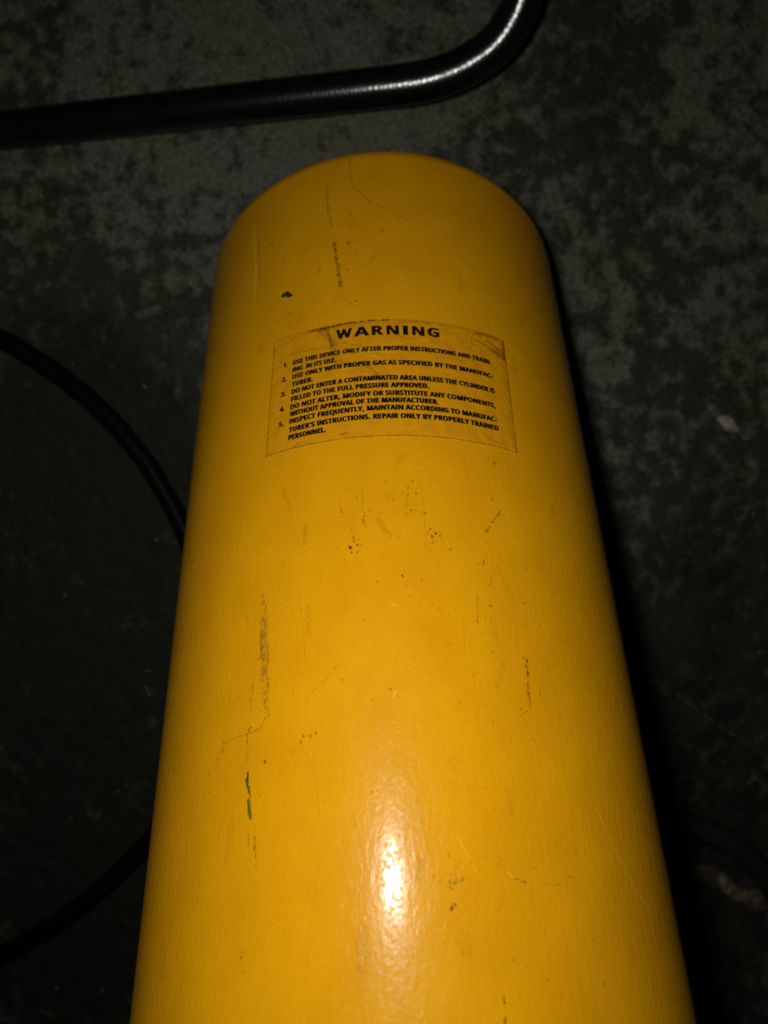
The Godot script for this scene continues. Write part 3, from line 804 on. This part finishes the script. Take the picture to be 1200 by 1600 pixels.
	var lines := [
		["USE THIS DEVICE ONLY AFTER PROPER INSTRUCTIONS AND TRAIN-", -36.30, 37.35, 180.82],
		["ING  IN ITS USE.", -36.29, -19.63, 178.18],
		["USE ONLY WITH PROPER GAS AS SPECIFIED BY THE MANUFAC-", -36.37, 37.27, 174.35],
		["TURER.", -36.44, -28.30, 171.63],
		["DO NOT ENTER A CONTAMINATED AREA UNLESS THE CYLINDER IS", -36.42, 37.23, 167.63],
		["FILLED TO THE FULL PRESSURE APPROVED.", -36.50, 12.49, 164.64],
		["DO NOT ALTER, MODIFY OR SUBSTITUTE ANY COMPONENTS,", -36.66, 36.89, 160.96],
		["WITHOUT APPROVAL OF THE MANUFACTURER.", -36.74, 15.35, 158.13],
		["INSPECT FREQUENTLY, MAINTAIN ACCORDING TO MANUFAC-", -36.90, 36.60, 154.80],
		["TURER'S INSTRUCTIONS. REPAIR ONLY BY PROPERLY TRAINED", -36.95, 36.82, 151.26],
		["PERSONNEL.", -37.01, -23.21, 148.69],
		["1.", -40.38, -38.79, 181.93],
		["2.", -40.69, -38.82, 175.26],
		["3.", -40.89, -38.85, 168.67],
		["4.", -41.08, -39.07, 162.12],
		["5.", -41.18, -39.27, 155.70]]
	var upper := 0                 # the upper lines are the most rubbed
	for l in lines:
		upper += 1
		var number: bool = l[0].length() == 2
		print_line(label, "number_text" if number else "instruction_text", face, [[l[0], l[1], l[2]]], l[3], 2.0, 0.165, faint if number or upper < 3 else ink)


func crease(a: Vector2, b: Vector2):
	var n := 60
	for k in n:
		var t := k / float(n - 1)
		var c := spot(a.lerp(b, t) + Vector2(wob.get_noise_1d(t * 40.0 + a.x * 9.0), wob.get_noise_1d(t * 40.0 + 200.0 + a.y * 9.0)) * 1.3)
		var h := 5.0 * sin(PI * t)
		for y in range(int(c.y) - 9, int(c.y) + 10):
			for x in range(int(c.x) - 9, int(c.x) + 10):
				if x >= 0 and y >= 0 and x < tex_w and y < tex_h:
					var d := Vector2(x - c.x, y - c.y).length() / 9.0
					if d < 1.0:
						relief[y * tex_w + x] = maxf(relief[y * tex_w + x], h * (1.0 - d) * (1.0 - d))


# flat letters bent round the cylinder: pieces of text fitted from u to u, baseline through the middle at s, swollen by fat mm to a heavy face
func print_line(parent: Node3D, called: String, face: Font, pieces: Array, s: float, cap: float, fat: float, m: Material):
	var ruler := letters(face, "E")
	var base: float = ruler[1].y
	var tall: float = ruler[2].y - base
	var pos := PackedVector3Array()
	var nrm := PackedVector3Array()
	var index := PackedInt32Array()
	var mid: float = (pieces[0][1] + pieces[-1][2]) / 2.0
	for piece in pieces:
		var l := letters(face, piece[0].replace("I", "l"))   # the plain upright bar, cut to the height of the capitals
		var v: PackedVector3Array = l[0][Mesh.ARRAY_VERTEX]
		for pass_ in 5:
			var du: float = [0.0, -fat, fat, 0.0, 0.0][pass_]
			var dv: float = [0.0, 0.0, 0.0, -fat * 0.6, fat * 0.6][pass_]
			var first := pos.size()
			for p in v:
				var u: float = lerpf(piece[1], piece[2], (p.x - l[1].x) / (l[2].x - l[1].x)) + du
				var h := s + (u - mid) * TILT + minf((p.y - base) / tall, 1.0) * cap + dv
				pos.append(on_skin(u, h, 0.2 + 0.012 * pass_))
				nrm.append(skin_out(u))
			for i in l[0][Mesh.ARRAY_INDEX]:
				index.append(first + i)
	var a := []
	a.resize(Mesh.ARRAY_MAX)
	a[Mesh.ARRAY_VERTEX] = pos
	a[Mesh.ARRAY_NORMAL] = nrm
	a[Mesh.ARRAY_INDEX] = index
	var mesh := ArrayMesh.new()
	mesh.add_surface_from_arrays(Mesh.PRIMITIVE_TRIANGLES, a)
	part(called, mesh, m, parent)


func letters(face: Font, text: String) -> Array:
	var tm := TextMesh.new()
	tm.font = face
	tm.text = text
	tm.font_size = 64
	tm.pixel_size = 0.01
	tm.depth = 0.0
	tm.curve_step = 1.0
	var a := tm.get_mesh_arrays()
	var lo := Vector2(INF, INF)
	var up := Vector2(-INF, -INF)
	for p in a[Mesh.ARRAY_VERTEX]:
		lo = lo.min(Vector2(p.x, p.y))
		up = up.max(Vector2(p.x, p.y))
	return [a, lo, up]


# ---------------------------------------------------------------- tube and hoses
func make_tubes():
	var pebble := noise(FastNoiseLite.TYPE_CELLULAR, 0.06, 17, 1).get_seamless_image(512, 512)
	pebble.bump_map_to_normal_map(3.0)
	var coat := StandardMaterial3D.new()
	coat.albedo_color = Color8(20, 20, 21)
	coat.roughness = 0.22
	coat.metallic_specular = 0.75
	coat.normal_enabled = true
	coat.normal_texture = ImageTexture.create_from_image(pebble)
	coat.normal_scale = 0.22
	var bar := part("bent_tube", tube_mesh([Vector3(-0.3596, 0.0105, -0.1679), Vector3(-0.2855, 0.0105, -0.1723), Vector3(-0.2112, 0.0105, -0.177), Vector3(-0.1533, 0.0161, -0.1798), Vector3(-0.0965, 0.0232, -0.1819), Vector3(-0.0412, 0.0301, -0.184), Vector3(0.0018, 0.0355, -0.1856), Vector3(0.0299, 0.0391, -0.1869), Vector3(0.0421, 0.0412, -0.1886), Vector3(0.0493, 0.0427, -0.1903), Vector3(0.0561, 0.0445, -0.1925), Vector3(0.0627, 0.0466, -0.1951), Vector3(0.0693, 0.0492, -0.1986), Vector3(0.0746, 0.052, -0.2026), Vector3(0.0788, 0.0551, -0.2074), Vector3(0.082, 0.0582, -0.2124), Vector3(0.0841, 0.0613, -0.2176), Vector3(0.0858, 0.0657, -0.2252), Vector3(0.0875, 0.0731, -0.2375), Vector3(0.0896, 0.0863, -0.2579), Vector3(0.092, 0.107, -0.2861)], 0.0105, 40), coat)
	note(bar, "thick black painted metal tube with a bend, lying beyond the cylinder's end", "metal tube")
	var rubber := StandardMaterial3D.new()
	rubber.albedo_color = Color8(15, 15, 14)
	rubber.roughness = 0.42
	rubber.metallic_specular = 0.14
	var hose := part("rubber_hose", tube_mesh([Vector3(-0.2968, 0.006, -0.0884), Vector3(-0.2561, 0.006, -0.0755), Vector3(-0.2229, 0.006, -0.0588), Vector3(-0.2009, 0.006, -0.045), Vector3(-0.1847, 0.006, -0.0327), Vector3(-0.1715, 0.006, -0.0208), Vector3(-0.1587, 0.006, -0.0076), Vector3(-0.1475, 0.006, 0.0068), Vector3(-0.138, 0.006, 0.0205), Vector3(-0.1295, 0.006, 0.0366), Vector3(-0.1224, 0.006, 0.0512), Vector3(-0.1154, 0.006, 0.07), Vector3(-0.1081, 0.006, 0.0988), Vector3(-0.1037, 0.006, 0.1321), Vector3(-0.1033, 0.006, 0.1658), Vector3(-0.1103, 0.006, 0.1999), Vector3(-0.1247, 0.006, 0.2298), Vector3(-0.1468, 0.006, 0.2598), Vector3(-0.1714, 0.006, 0.2857), Vector3(-0.2025, 0.006, 0.3116), Vector3(-0.2334, 0.006, 0.3314), Vector3(-0.273, 0.006, 0.351), Vector3(-0.3256, 0.006, 0.3711)], 0.006, 28), rubber)
	note(hose, "thin black hose looping from the left edge round behind the cylinder", "hose")
	var dusty := StandardMaterial3D.new()
	dusty.albedo_color = Color8(42, 42, 38)
	dusty.roughness = 0.8
	dusty.metallic_specular = 0.2
	var thick := part("rubber_hose", tube_mesh([Vector3(0.1114, 0.008, 0.281), Vector3(0.1537, 0.008, 0.2682), Vector3(0.1834, 0.008, 0.2648), Vector3(0.2047, 0.008, 0.2673), Vector3(0.224, 0.008, 0.2751), Vector3(0.2415, 0.008, 0.2879), Vector3(0.2561, 0.008, 0.3051), Vector3(0.273, 0.008, 0.3323), Vector3(0.286, 0.008, 0.3652), Vector3(0.2936, 0.008, 0.4127)], 0.008, 28), dusty)
	note(thick, "thicker dusty dark hose curving out right of the cylinder beside pale dust", "hose")


func make_chips():
	var m := StandardMaterial3D.new()
	m.albedo_color = Color8(168, 156, 136)
	m.roughness = 0.85
	var st := SurfaceTool.new()
	st.begin(Mesh.PRIMITIVE_TRIANGLES)
	st.set_smooth_group(-1)
	var ring := []
	var low := []
	for k in 9:
		var w := TAU * k / 9.0
		var r := rng.randf_range(0.8, 1.15)
		low.append(Vector3(cos(w) * 0.008 * r, 0, sin(w) * 0.0042 * r))
		ring.append(Vector3(cos(w) * 0.0052 * r, rng.randf_range(0.001, 0.0034), sin(w) * 0.0024 * r))
	for k in 9:
		var n := (k + 1) % 9
		for p in [low[k], ring[k], low[n], low[n], ring[k], ring[n], ring[k], Vector3(0.0005, 0.0027, 0), ring[n]]:
			st.add_vertex(p)
	st.generate_normals()
	var c := part("concrete_chip", st.commit(), m)
	var grains := SurfaceTool.new()
	grains.begin(Mesh.PRIMITIVE_TRIANGLES)
	grains.set_smooth_group(-1)
	var grit_tone := StandardMaterial3D.new()
	grit_tone.albedo_color = Color8(122, 114, 98)
	grit_tone.roughness = 0.9
	for k in 260:
		var at := Vector3(rng.randf_range(-0.34, 0.36), 0, rng.randf_range(-0.3, 0.5))
		var r := 0.0003 + 0.001 * pow(rng.randf(), 3.0)
		var tip := at + Vector3(rng.randf_range(-0.3, 0.3) * r, r * rng.randf_range(0.6, 1.2), rng.randf_range(-0.3, 0.3) * r)
		var edge := []
		for e in 5:
			var w := TAU * e / 5.0 + rng.randf_range(-0.4, 0.4)
			edge.append(at + Vector3(cos(w), 0.1, sin(w)) * r * rng.randf_range(0.6, 1.3))
		for e in 5:
			for p in [edge[e], edge[(e + 1) % 5], tip]:
				grains.add_vertex(p)
	grains.generate_normals()
	var grit := part("floor_grit", grains.commit(), grit_tone)
	grit.set_meta("kind", "stuff")
	note(grit, "fine grit scattered over the stained concrete floor", "grit")
	c.position = Vector3(0.2257, 0, 0.0033)
	c.rotation.y = -0.62
	note(c, "small pale chip of concrete on the floor right of the cylinder", "chip")
